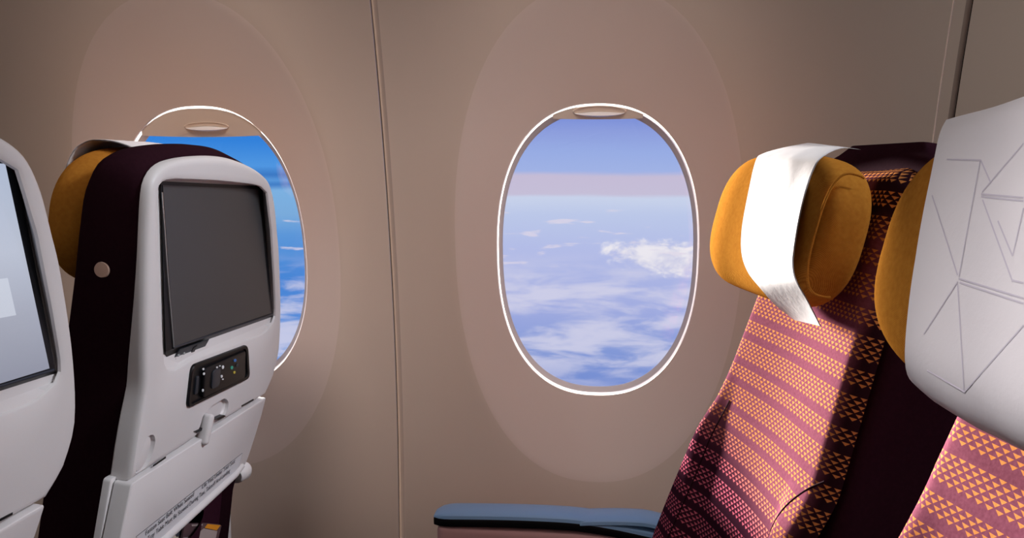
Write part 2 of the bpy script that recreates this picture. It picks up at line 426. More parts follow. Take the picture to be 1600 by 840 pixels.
struct(obj('wall_back', v, f, ['wall', 'bezel'], mi=mi, sharp=60))
def strip(x0, x1, d, m, name, th=.004):
    prof = [(x0, d+th), (x0, d), (x1, d), (x1, d+th)]
    rings = [[Vector((x, wall_y(ZB+(ZT-ZB)*j/60)+y, ZB+(ZT-ZB)*j/60)) for x, y in prof] for j in range(61)]
    v, f = loft(rings); return struct(obj(name, v, f, m, smooth=False))
strip(XL-.0030, XL+.0045, .0022, 'trim', 'trim_1', .006)
strip(XL-.0060, XL-.0030, .006, 'gap', 'trim_2', .006)
strip(XR+.0004, XR+.0130, .0004, 'wall', 'trim_3', .008)
strip(XR-.0300, XR+.0500, .0105, 'gap', 'trim_4', .006)
strip(XR+.0130, XR+.0205, .0030, 'trim', 'trim_5', .009)
def room_box(name, a, b, m):
    c = [(a[i]+b[i])/2 for i in range(3)]; v, f = box(c, *[abs(b[i]-a[i]) for i in range(3)]); return struct(obj(name, v, f, m, smooth=False))
room_box('floor', (-3, -2.6, -1.20), (3, 1.22, -1.15), 'floor')
room_box('ceiling', (-3, -2.6, .90), (3, 1.02, .95), 'ceiling')
room_box('wall_front', (-3, -2.66, -1.15), (3, -2.6, .95), 'ceiling')
room_box('wall_left', (-3.05, -2.6, -1.15), (-3, 1.3, .95), 'ceiling')
room_box('wall_right', (3, -2.6, -1.15), (3.05, 1.3, .95), 'ceiling')
v, f = grid([[Vector((x, y, z)) for x in (-3, 3)] for y, z in [(wall_y(ZT), ZT), (.82, .85), (.72, .90)]])
struct(obj('trim_6', v, f, 'ceiling'))
# dark structure behind the lining so that no daylight leaks in beside it
def ring_pts(xc, k, dy, n_=160):
    return [Vector((xc+p[0], wall_y(ZC+p[1])+dish(p[0], ZC+p[1])+dy, ZC+p[1])) for p in [ap(2*math.pi*i/n_, k) for i in range(n_)]]

def build_window(name, xc, label, shade_px, grip_px):
    root = bpy.data.objects.new(name, None); COL.objects.link(root); root.location = (xc, wall_y(ZC), ZC); root['kind'] = 'structure'
    # bright translucent seal just inside the lining edge
    v, f = loft([ring_pts(xc, 1.006, .004), ring_pts(xc, 1.002, .0015), ring_pts(xc, .994, .0012), ring_pts(xc, .986, .0030), ring_pts(xc, .983, .0055)], False, False)
    obj('window_seal', v, f, 'seal', root)
    # reveal between the seal and the outer pane
    v, f = loft([ring_pts(xc, .984, .0040), ring_pts(xc, .975, .0050), ring_pts(xc, .958, .0056), ring_pts(xc, .946, .0078), ring_pts(xc, .950, .0090), ring_pts(xc, .972, .0064), ring_pts(xc, .984, .0040)], False, False)
    obj('window_frame', v, f, 'reveal', root)
    v, f = loft([ring_pts(xc, .951, .0080), ring_pts(xc, .951, .0088)])
    obj('window_pane', v, f, 'pane', root, smooth=False)
    # the shade, drawn down a little at the top
    ylo = lambda x: shade_px + .004*(x/HW)**2
    xs = [i/24*2-1 for i in range(25)]; top, bot = [], []
    poly = [ap(2*math.pi*i/720, .984) for i in range(720)]
    def top_z(x): return max(p[1] for p in poly if abs(p[0]-x) < .0025)
    hw = max(p[0] for p in poly if p[1] > shade_px+.004 )
    rows = []
    for j in range(7):
        rows.append([(x*hw*.999, ylo(x*hw)+(max(top_z(x*hw*.985), ylo(x*hw)+.0004)-ylo(x*hw))*j/6) for x in xs])
    def S3(p, d): 
        return Vector((xc+p[0], wall_y(ZC+p[1])+dish(p[0], ZC+p[1])+d, ZC+p[1]))
    v1, f1 = grid([[S3(p, .0022) for p in r] for r in rows]); v2, f2 = grid([[S3(p, .0034) for p in r] for r in rows])
    k = len(xs); nv = len(v1)
    f = f1+[tuple(i+nv for i in q) for q in f2]+[(i, i+1, i+1+nv, i+nv) for i in range(k-1)]
    sh = obj('window_shade', v1+v2, f, 'shade', root)
    gx, gz, gw, gh = grip_px
    def G3(a, b, d): return S3((gx+a, gz+b), d)
    rings = []
    for s_, d in [(1.0, .0020), (.98, .0014), (.93, .0012), (.86, .0018), (.5, .0021)]:
        rings.append([G3(gw*s_*math.cos(a), gh*s_*math.sin(a), d) for a in [2*math.pi*i/60 for i in range(60)]])
    v, f = loft(rings, False, True); gp = obj('shade_grip', v, f, 'dish', sh)
    rows = []
    for i in range(41):
        t = i/40*2-1; w_ = max(.02, (1-t*t)); x = gw*.95*t; zc_ = -gh*.98*math.sqrt(max(0, 1-(.95*t)**2))*.86
        rows.append([G3(x, zc_+w_*.0056, .0012), G3(x, zc_+w_*.0046, .0012-.0030*w_), G3(x, zc_+w_*.0004, .0012-.0056*w_), G3(x, zc_-w_*.0008, .0010)])
    v, f = loft(rows); obj('grip_lip', v, f, 'white', sh)
    return root
build_window('window_1', X1, '', .1555, (.006, .1690, .032, .0062))
build_window('window_2', X2, '', .1765, (.002, .1860, .034, .0072))

# ------------------------------------------------------------------ front row: seats seen from behind
FS = Frame((-.40, 0, 0), 0, .13)
H = lambda pts, w=0: FS.hits(pts, w)
OUT_PX = [(235, 300), (231, 360), (229, 420), (228, 480), (227, 560), (226, 612), (218, 660), (209, 715), (204, 752), (310, 683), (416, 616), (427, 592), (437, 548), (440, 480), (438, 400),
          (435, 360), (431, 318), (424, 288), (412, 272), (392, 259), (367, 249), (340, 245), (307, 246), (280, 250), (258, 258), (243, 274)]
OPEN_PX = [(247, 345), (247, 305), (250, 290), (258, 282), (275, 280), (340, 283), (392, 288), (407, 291), (418, 302), (425, 360), (429, 430), (431, 478), (431, 492), (427, 505), (414, 520), (401, 526), (385, 531),
           (330, 551), (300, 562), (288, 570), (276, 577), (264, 577), (258, 566), (252, 480), (248, 400)]
C0 = FS.hit(335, 400)
out2, open2 = H(OUT_PX), H(OPEN_PX)
out2 = catmull(out2[11:]+out2[:8], 110)+out2[8:11]; OUT_BL, OUT_BR = out2[110], out2[112]
MT, MB = -.0140, -.0030                       # how deep the monitor's top and bottom edges lie
fl_l = H([(252, 289), (253, 556)]); fl_r = H([(411, 289)], MT)+H([(426, 490), (422, 503)], MB-.003)
fl2 = [(fl_l[0][0]+.003, fl_l[0][1]+.003), (fl_l[0][0]+.010, fl_l[0][1]+.010)]+[(fl_r[0][0]-.006, fl_r[0][1]+.006), fl_r[0], fl_r[1], fl_r[2]]+H([(340, 534), (300, 551), (272, 566)], MB-.006)+[(fl_l[1][0]+.004, fl_l[1][1])]
def floor_w(z): return MT+(MB-MT)*max(-.05, min(1.1, (fl_r[0][1]-z)/(fl_r[0][1]-fl_r[1][1])))-.003
angs = sorted([2*math.pi*i/150 for i in range(150)]+[math.atan2(p[1]-C0[1], p[0]-C0[0]) % (2*math.pi) for p in (OUT_BL, OUT_BR)])
OUTR, OPENR = radial(out2, C0, angs), radial(open2, C0, angs)
def toward(ring, c, d): 
    o = []
    for p in ring:
        l = math.hypot(p[0]-c[0], p[1]-c[1]); k = 1-d/l; o.append((c[0]+(p[0]-c[0])*k, c[1]+(p[1]-c[1])*k))
    return o
SEAT_Y0, SEAT_Y1 = min(p[0] for p in out2), max(p[0] for p in out2)
def text_mesh(body):
    cu = bpy.data.curves.new('t', 'FONT'); cu.body = body; cu.size = 1; cu.resolution_u = 2; o = bpy.data.objects.new('t', cu); COL.objects.link(o)
    dg = bpy.context.evaluated_depsgraph_get(); me = bpy.data.meshes.new_from_object(o.evaluated_get(dg))
    vs = [v.co.copy() for v in me.vertices]; fs = [tuple(p.vertices) for p in me.polygons]
    bpy.data.objects.remove(o); bpy.data.curves.remove(cu); bpy.data.meshes.remove(me); return vs, fs
def letter(name, body, F, a, b, w, m, parent, height=None):
    """text running from local point a to b (y,z)"""
    vs, fs = text_mesh(body); x0, x1 = min(q.x for q in vs), max(q.x for q in vs)
    d = Vector((b[0]-a[0], b[1]-a[1])); L = d.length; d.normalize(); up = Vector((-d.y, d.x)); sx = L/(x1-x0); sy = height or sx
    return obj(name, [F(w, a[0]+d.x*(q.x-x0)*sx+up.x*q.y*sy, a[1]+d.y*(q.x-x0)*sx+up.y*q.y*sy) for q in vs], fs, m, parent, smooth=False)

def seat_base(root, F, yc, width, xs, xb, patt):
    """cushion, pan and legs below the frame of the picture"""
    h = Vector((F.ex.x, F.ex.y, 0)).normalized(); ey = F.ey; Z = Vector((0, 0, 1)); B = Vector((root.location.x, root.location.y, 0))
    v, f = box(B-h*.16+Z*-.66, .46, width, .13, h, ey, Z, r=.045, seg=4); obj('seat_cushion', v, f, patt, root)
    v, f = box(B-h*.16+Z*-.765, .44, width*.92, .08, h, ey, Z, r=.015); obj('seat_pan', v, f, 'darkside', root)
    for a in (-.15, .12):
        for b in (-.36, .36):
            p = B-h*.16+h*a+ey*b*width
            v, f = tube([p+Z*-.73, p+h*.04+Z*-1.15], .016, 12); obj('leg', v, f, 'metal', root)

def front_seat(dy, lit, label):
    F = FS
    yc = (SEAT_Y0+SEAT_Y1)/2
    root = thing('airline_seat', label, 'seat', (-.53, yc, -1.15))
    # --- padded back behind the shell
    zb = -.52
    bl = FS.hit(347, 765, -.022)
    up = [p for p in OUTR if p[1] > -.19]                       # the shell's own outline, open at the bottom
    k0 = max(range(len(up)), key=lambda i_: math.hypot(up[i_][0]-up[i_-1][0], up[i_][1]-up[i_-1][1])); up = up[k0:]+up[:k0]
    if up[0][0] < up[-1][0]: up = up[::-1]
    yl = up[-1][0]+.003
    out = up+[(yl, -.235), (yl+.002, zb), (bl[0]-.002, zb), bl]
    c = (sum(p[0] for p in up)/len(up), -.10)
    def dome(r, k): return [(p[0], p[1]+k*.0095*sm(-.055, -.004, p[1])) for p in r]
    DP = [(-.6, -.110), (-.3, -.098), (-.1, -.071), (-.03, -.064), (0, -.055), (.02, -.043), (.04, -.030)]
    def dep(p):
        for a, b in zip(DP[:-1], DP[1:]):
            if p[1] <= b[0]: return a[1]+(b[1]-a[1])*(p[1]-a[0])/(b[0]-a[0])
        return DP[-1][1]
    rings = [[F(-.0245, *p) for p in toward(out, c, .012)], [F(-.008, *p) for p in toward(out, c, .0032)], [F(-.012, *p) for p in toward(out, c, .0012)], [F(dep(p)*.35, *p) for p in dome(toward(out, c, .0010), .6)], [F(dep(p)*.6, *p) for p in dome(toward(out, c, .0010), 1)]]
    for i in range(1, 6):
        a = i/5*math.pi/2; rings.append([F(dep(p)*(1-.25*(1-math.sin(a))), *p) for p in dome(toward(out, c, .0010+.007*(1-math.cos(a))), 1)])
    v, f = loft(rings); obj('backrest', v, f, 'maroon', root)
    # --- moulded back shell with the screen opening
    sh = lambda d, w: [F((w if w > -.02 or p[1] > -.12 else -.012)-.010*sm(-.06, -.24, p[1])*(1 if w < -.0085 and w > -.02 else 0), *p) for p in toward(OUTR, C0, d)]
    rings = [sh(.014, -.0255), sh(.004, -.0105), sh(.0015, -.0100), sh(.0, -.0090), sh(0, -.0075), sh(.0006, -.004), sh(.0022, -.0015), sh(.0045, -.0002), sh(.008, .0003)]
    op = lambda d, w: [F(w, *p) for p in toward(OPENR, C0, d)]
    mid = [tuple(.5*(a+b) for a, b in zip(p, q)) for p, q in zip(toward(OUTR, C0, .008), OPENR)]
    rings += [[F(.0003, *p) for p in mid], op(-.003, .0), op(-.0012, -.0006), op(0, -.0025)]
    rings += [[F(-.0025+(floor_w(q[1])+.0025)*t, *(a_*(1-t)+b_*t for a_, b_ in zip(p, q))) for p, q in zip(OPENR, radial(fl2, C0, angs))] for t in (.3, .65, .93, 1.0)]
    v, f = loft(rings); shell = obj('back_shell', v, f, 'shell', root, sharp=50)
    def cutter(px, w0, rad, taper):
        pl = rounded(H(px), rad, 6); cc = (sum(p[0] for p in pl)/len(pl), sum(p[1] for p in pl)/len(pl))
        v, f = loft([[F(w0, *p) for p in toward(pl, cc, taper)], [F(w0+.002, *p) for p in toward(pl, cc, taper*.4)], [F(.01, *p) for p in pl]])
        return obj('cut', v, f, 'shell')
    boolean(shell, [cutter([(231, 680), (240, 677.5), (243, 686), (240, 703), (233, 722), (225, 734), (211, 741), (212, 726), (221, 700)], -.0042, .005, .0008),
                    cutter([(312, 664), (316, 648), (330, 632), (352, 619.5), (358, 626), (356, 640), (348, 655), (340, 668), (325, 690), (302, 712), (299, 694)], -.0050, .008, .0045)])
    bm = bmesh.new(); bm.from_mesh(shell.data)
    for fc in bm.faces: fc.smooth = True
    for e in bm.edges: e.smooth = not (len(e.link_faces) == 2 and e.calc_face_angle() > math.radians(32))
    bm.to_mesh(shell.data); bm.free()
    pl = rounded(H([(229, 684), (236.5, 682), (237.5, 690), (234.5, 705), (228.5, 722), (221, 734), (212, 738), (214, 724), (222, 702)]), .004)
    v, f = slab(F, pl, -.006, -.0006, .0012); obj('grip_recess', v, f, 'shell', root)
    # --- monitor
    wt, wb = MT, MB
    def q(px, py, w):                                            # w is wt or wb (+ lift): the point is moved on to the monitor's own plane
        lift = w-(wt if abs(w-wt) < abs(w-wb) else wb); ww = w
        for _ in range(6):
            y_, z_ = F.hit(px, py, ww); ww = wt+(wb-wt)*(zT-z_)/(zT-zB)+lift
        return F(ww, *F.hit(px, py, ww))
    zT, zB = F.hit(405, 292, MT)[1], F.hit(424, 490, MB)[1]
    qa = lambda px, py, w: F(w, *F.hit(px, py, w))
    front = [q(251.5, 283, wt), q(409, 291, wt), q(426, 491, wb), q(259, 549, wb)]
    chin = [qa(262, 570, -.010), qa(424, 501, -.011)]
    back = [q(251.5, 283, wt)-F.ex*.002, q(409, 291, wt)-F.ex*.002]
    cb = [chin[0]-F.ex*.010, chin[1]-F.ex*.010]
    vs = front+chin+back+cb
    fs = [(0, 1, 2, 3), (3, 2, 5, 4), (0, 6, 7, 1), (6, 0, 3, 4, 8), (1, 7, 9, 5, 2), (4, 5, 9, 8), (6, 8, 9, 7)]
    mon = obj('monitor', vs, fs, 'black', root, smooth=False)
    g = [q(254.5, 289, wt+.0006), q(404, 295.5, wt+.0006), q(423, 489, wb+.0006), q(272, 541, wb+.0006)]
    sc = obj('screen', g+[p-F.ex*.002 for p in g], [(0, 1, 2, 3), (0, 4, 5, 1), (1, 5, 6, 2), (2, 6, 7, 3), (3, 7, 4, 0)], 'lit' if lit else 'glass_off', mon,
        uvs=[(0, 1), (1, 1), (1, 0), (0, 0)]*2, smooth=False, label='lit pale screen' if lit else 'dark glass screen')
    v, f = tube([q(253.5, 300, MT+.0012), q(262, 425, wb+.0012), q(271.5, 542, wb+.0008)], .0006, 8); obj('bright_edge', v, f, 'chrome', mon)
    v, f = tube([q(271, 543, wb+.0004), q(345, 518, wb+.0004), q(425, 491, wb+.0004)], .0011, 8); obj('chin_edge', v, f, 'graphite', mon)
    def on_chin(px, py, lift=.0006):
        a, b = front[3], front[2]; n_ = (b-a).cross(chin[0]-a).normalized(); n_ = n_ if n_.x > 0 else -n_
        d = ray(px, py); return d*(a.dot(n_)/d.dot(n_))+n_*lift, n_
    cp = [on_chin(*p)[0] for p in [(279, 545), (325, 529), (316, 545), (266, 564)]]; nn = on_chin(280, 550)[1]
    v, f = loft([cp, [p+nn*.0008 for p in cp]]); pan = obj('button_panel', v, f, 'graphite', mon, smooth=False)
    for p in [(271, 560), (280, 557), (285.5, 550.5), (277, 553.5)]:
        v, f = tube([on_chin(*p)[0], on_chin(*p, .0022)[0]], [.0016, .0013], 12); obj('button', v, f, 'chrome', pan)
    cp = [on_chin(*p)[0] for p in [(300, 541.5), (305.5, 538), (300, 551), (294.5, 553)]]
    v, f = loft([cp, [p+nn*.0014 for p in cp]]); obj('card_slot', v, f, 'black', pan, smooth=False)
    # --- handset in its cradle
    K = lambda pts, r: rounded(H(pts), r, 6)
    k7 = lambda x, y: (280+x/7.636, 530+y/7.636)
    o_ = K([k7(130, 305), k7(800, 55), k7(822, 455), k7(68, 825)], .009)
    i_ = K([k7(150, 340), k7(775, 95), k7(795, 435), k7(100, 780)], .007)
    cc = (sum(p[0] for p in o_)/len(o_), sum(p[1] for p in o_)/len(o_))
    v, f = loft([[F(-.004, *p) for p in o_], [F(.0018, *p) for p in o_], [F(.003, *p) for p in toward(o_, cc, .0015)], [F(.0028, *p) for p in i_], [F(.0004, *p) for p in toward(i_, cc, .001)]])
    hs = obj('handset_cradle', v, f, 'black', root)
    v, f = slab(F, K([k7(262, 342), k7(755, 128), k7(748, 452), k7(240, 694)], .004), 0, .0042, .0014); rc = obj('handset', v, f, 'black', hs)
    v, f = slab(F, K([k7(190, 440), k7(222, 428), k7(205, 640), k7(165, 662)], .002), 0, .002); obj('handset_latch', v, f, 'graphite', hs)
    v, f = slab(F, K([k7(345, 365), k7(440, 322), k7(425, 545), k7(328, 592)], .005), .004, .0056); obj('touch_pad', v, f, 'graphite', rc)
    def dot(cx, cy, rx, ry, m, nm):
        pl = F.hits([(k7(cx+rx*math.cos(a), cy+ry*math.sin(a)-(rx*math.cos(a))*.42)) for a in [2*math.pi*i/12 for i in range(12)]], .004)
        v, f = loft([[F(.0042, *p) for p in pl], [F(.0049, *p) for p in pl]]); obj(nm, v, f, m, rc)
    for a in [(281, 352, 10, 13), (288, 408, 11, 15), (445, 332, 9, 11), (480, 314, 8, 8), (515, 330, 13, 20), (500, 440, 11, 17), (456, 425, 7, 22), (431, 530, 8, 13), (275, 606, 10, 17), (515, 474, 8, 8), (466, 510, 5, 9)]: dot(*a, 'icon', 'printed_key')
    dot(660, 250, 15, 17, 'blue_i', 'blue_key'); dot(622, 335, 14, 20, 'green_i', 'green_key'); dot(652, 392, 13, 16, 'yellow_i', 'yellow_key'); dot(688, 306, 17, 22, 'graphite', 'round_key')
    # --- tray table
    TW = .0035
    tp = H([(206, 756), (310, 689), (416, 620.5), (409, 648), (398, 684), (389, 712), (384, 724), (372, 738), (318, 787), (262, 838), (178, 914), (176, 900)], TW)
    tp = rounded(tp, .003, 3)
    v, f = slab(F, tp, -.013, TW, .0015); tray = obj('tray_table', v, f, 'shell', root, sharp=50)
    tb = H([(174, 749), (284, 684), (400, 618), (394, 646), (376, 713), (358, 736), (248, 830), (148, 905)], -.014)
    v, f = slab(F, rounded(tb, .003, 3), -.0215, -.0145, .001); obj('tray_leaf', v, f, 'shell', tray, sharp=50)
    lp = [F(TW+.0005, *p) for p in H([(378, 727), (366, 741), (318, 785), (262, 836), (180, 909)], TW)]
    v, f = tube(lp, [.003, .0042, .0046, .0046, .0046], 14); obj('tray_lip', v, f, 'shell', tray)
    # placard strip along the lower edge of the tray
    A, B = F.hit(212, 838, TW), F.hit(378, 707.5, TW); Cc, D = F.hit(372, 731, TW), F.hit(234, 858, TW)
    v, f = loft([[F(TW-.0005, *p) for p in (A, B, Cc, D)], [F(TW+.0006, *p) for p in (A, B, Cc, D)]]); pk = obj('placard', v, f, 'plac', tray, smooth=False, label='pale instruction placard')
    v, f = merge([seam_line(F, [A, B], TW+.0002, .0007), seam_line(F, [B, F.hit(371, 734, TW)], TW+.0002, .0009)]); obj('placard_groove', v, f, 'shell_dark', tray)
    w_ = TW+.0010
    T = lambda *p: F.hit(*p, TW)
    tsz = .0074
    letter('lettering', 'Fasten Seat Belt While Seated', F, T(226, 836), T(301.5, 774), w_, 'ink', pk, tsz)
    letter('lettering', 'Life Vest Under Your Seat', F, T(314.5, 763), T(366, 722), w_, 'ink', pk, tsz)
    letter('lettering', 'Tray Table Must Be Stowed During Taxi, Takeoff And Landing', F, T(229, 845), T(358, 737), w_, 'ink', pk, tsz)
    # tray latch
    a, b = F.hit(316.5, 692, .003), F.hit(326, 648, .003)
    d = Vector((b[0]-a[0], b[1]-a[1])); mid_ = ((a[0]+b[0])/2, (a[1]+b[1])/2); L = d.length; d.normalize()
    axz = F.ey*d.x+F.ez*d.y; axy = axz.cross(F.ex)
    v, f = box(F(.003, *mid_), .012, .0095, L*1.10, F.ex, axy, axz, r=.0038, seg=4); obj('tray_latch', v, f, 'shell', root)
    for px in [(310, 671), (344, 651)]:
        pl = F.hits([(px[0]-7, px[1]+3), (px[0]+6, px[1]-3), (px[0]+9, px[1]-1), (px[0]-3, px[1]+5)], .001)
        v, f = loft([[F(-.004, *p) for p in pl], [F(.0012, *p) for p in pl]]); obj('latch_gap', v, f, 'black', root, smooth=False)
    for p0, p1 in [((378, 634), (396, 624)), ((240, 727), (259, 714))]:
        v, f = seam_line(F, [F.hit(*p0, .001), F.hit(*p1, .001)], .0006, .0018, .0006); obj('tray_gap', v, f, 'black', root)
    # hinge cap of the tray arm by the window
    c1, c2 = F.hit(367, 743, -.012), F.hit(381, 733, -.012)
    v, f = tube([F(-.012, c1[0], c1[1]), F(-.012, c1[0]+.004, c1[1]+.001), F(-.012, c2[0]-.004, c2[1]), F(-.012, c2[0]+.003, c2[1]), F(-.012, c2[0]+.0058, c2[1])], [.009, .0115, .0118, .009, .002], 20)
    obj('tray_arm', v, f, 'white', root)
    # --- round button on the near side of the back
    yb = min(p[0] for p in up)
    P0 = at_y(160, 421, yb+.009)
    lz = F.local(P0)[2]; P0 = at_y(160, 421, min(up, key=lambda p: abs(p[1]-lz)+(9 if p[0] > c[0] else 0))[0]+.0012)
    v, f = tube([P0+Vector((0, .006, 0)), P0-Vector((0, .0005, 0)), P0-Vector((0, .0020, 0)), P0-Vector((0, .0022, 0))], [.0072, .0072, .0066, .0008], 28)
    obj('release_button', v, f, 'button', root)
    # --- headrest in front of the back, its cover peeping over the top
    za, zt = F.local(at_y(120, 468, yb+.02))[2], F.local(at_y(160, 232, yb+.03))[2]
    ym, hy = (SEAT_Y0+SEAT_Y1)/2-.004, (SEAT_Y1-SEAT_Y0)/2-.026
    xm, hx_ = -.092, .036
    sg = lambda c_, e_: math.copysign(abs(c_)**e_, c_)
    rows = []
    for i in range(41):
        th = -math.pi/2+math.pi*i/40; row = []
        for j in range(64):
            ph = 2*math.pi*j/64
            row.append(F(xm+hx_*sg(math.cos(th), .8)*sg(math.cos(ph), .75), ym+hy*sg(math.cos(th), .5)*sg(math.sin(ph), .5), (za+zt)/2+(zt-za)/2*sg(math.sin(th), .85)))
        rows.append(row)
    v, f = loft(rows, False, False); hr = obj('headrest', v, f, 'orange', root)
    prof = catmull([(xm+.036, zt+.001), (xm+.016, zt+.0050), (xm-.002, zt+.0046), (xm-.016, zt+.0008), (xm-.029, zt-.012), (xm-.0375, zt-.045), (xm-.0395, zt-.09)], 26)
    rows = [[F(a, ym-hy*.66+hy*.62*j/12, b+.0006*math.sin(j*2.1)) for j in range(13)] for a, b in prof]
    v1, f1 = grid(rows); v2, f2 = grid([[p+F.ez*.0010-F.ex*.0006 for p in r] for r in rows])
    obj('headrest_cover', v1+v2, f1+[tuple(i+len(v1) for i in q) for q in f2], 'linen', hr)
    seat_base(root, F, yc, SEAT_Y1-SEAT_Y0, 0, 0, 'maroon')
    # seat pocket at knee height, under the tray
    y0_, y1_ = SEAT_Y0+.03, bl[0]-.004
    rows = []
    for i in range(9):
        zz = -.385-.12*i/8
        rows.append([F(-.020+.030*math.sin(math.pi*min(1, .25+j/16))**.6*(1-.4*i/8), y0_+(y1_-y0_)*j/16, zz+.006*((j/8-1)**2)) for j in range(17)])
    v, f = grid(rows); obj('seat_pocket', v, f, 'darkside', root)
    for ch in [root]: ch.location = Vector(ch.location)
    return root
win_seat = front_seat(0, False, 'grey-backed airline seat by the front window with a dark switched-off screen')
mid_seat = front_seat(0, True, 'airline seat cut off by the left edge of the photo, its screen lit pale')
mid_seat.location += Vector((0, -.428, .026))

# armrest end on the window side of the front seat
c0 = at_y(350, 800, 1.10)
v, f = box(c0+Vector((-.03, .0, -.045)), .075, .024, .125, r=.011, seg=5); obj('armrest', v, f, 'shell', win_seat)

# leaflets standing in the pocket of the front window seat
def leaflet(name, label, px, w, m, stripes):
    pts = [FS.hit(*p, w) for p in px]
    v, f = loft([[FS(w-.0022, *p) for p in pts], [FS(w, *p) for p in pts]])
    base = FS(w, sum(p[0] for p in pts)/len(pts), min(p[1] for p in pts))
    o = thing(name, label, 'booklet', tuple(base), None)
    obj('cover', v, f, m, o, smooth=False)
    for nm, spx, sm_ in stripes:
        sp_ = [FS.hit(*p, w) for p in spx]; v, f = loft([[FS(w-.0001, *p) for p in sp_], [FS(w+.0005, *p) for p in sp_]]); obj(nm, v, f, sm_, o, smooth=False)
    return o
leaflet('magazine', 'glossy magazine with an orange corner in the pocket under the front window seat tray', [(286, 836), (288, 822), (293, 818), (318, 816.5), (344, 819), (346, 821), (332, 880), (280, 880)], -.004, 'dark_p',
        [('orange_corner', [(324, 818), (344, 820), (338, 828), (320, 824)], 'orange_p'), ('grey_panel', [(318, 825), (339, 829), (328, 880), (286, 880), (285, 840), (303, 837)], 'grey_p'),
         ('title_bar', [(299, 819), (316, 818), (316, 820.5), (299, 821.5)], 'grey_p')])
leaflet('safety_card', 'pale folded card left of the magazine in the front seat pocket', [(268, 834), (287, 822), (288, 836), (284, 880), (262, 880)], -.009, 'pale_p', [('photo_panel', [(273, 833), (284, 826), (285, 834), (276, 838)], 'ink')])

# ------------------------------------------------------------------ own row: seats seen from the front
RS = Frame((.155, .86, -.05), math.radians(12), .25)
HY, HZ, HX = .137, .0660, .029
def wing(y): return -.005*sm(.02, .08, y)-.004*sm(.07, .14, -y)
def head_pt(th, ph, kz=1.0):
    sg = lambda c_, e_: math.copysign(abs(c_)**e_, c_)
    y = HY*sg(math.cos(th), .54)*sg(math.sin(ph), .5); x = HX*sg(math.cos(th), .6)*sg(math.cos(ph), .52); z = HZ*kz*sg(math.sin(th), .71)
    return x+wing(y)-.009, y*(1 if y < 0 else (.93 if kz == 1.0 else 1.13))-.008, z*(1-.06*sm(.06, .14, abs(y)))-.004
def far_edge(z):
    t = [(.09, .10), (-.05, .108), (-.076, .112), (-.136, .124), (-.195, .130), (-.262, .153), (-.324, .174), (-.378, .191), (-.6, .20)]
    for (a, b), (c, d) in zip(t[:-1], t[1:]):
        if z >= c: k = (a-z)/(a-c); return b+(d-b)*max(0, k)
    return t[-1][1]
def near_edge(z): return -.141+.019*sm(-.075, -.03, z)
def shell_edge(z): return -.144
def front_x(y, z):
    b = sm(.070, .105, -y)*sm(-.20, -.27, z)+sm(.085, .13, y)*sm(-.13, -.25, z)
    return .034-.013*b+.004*math.cos(y*22)-.004
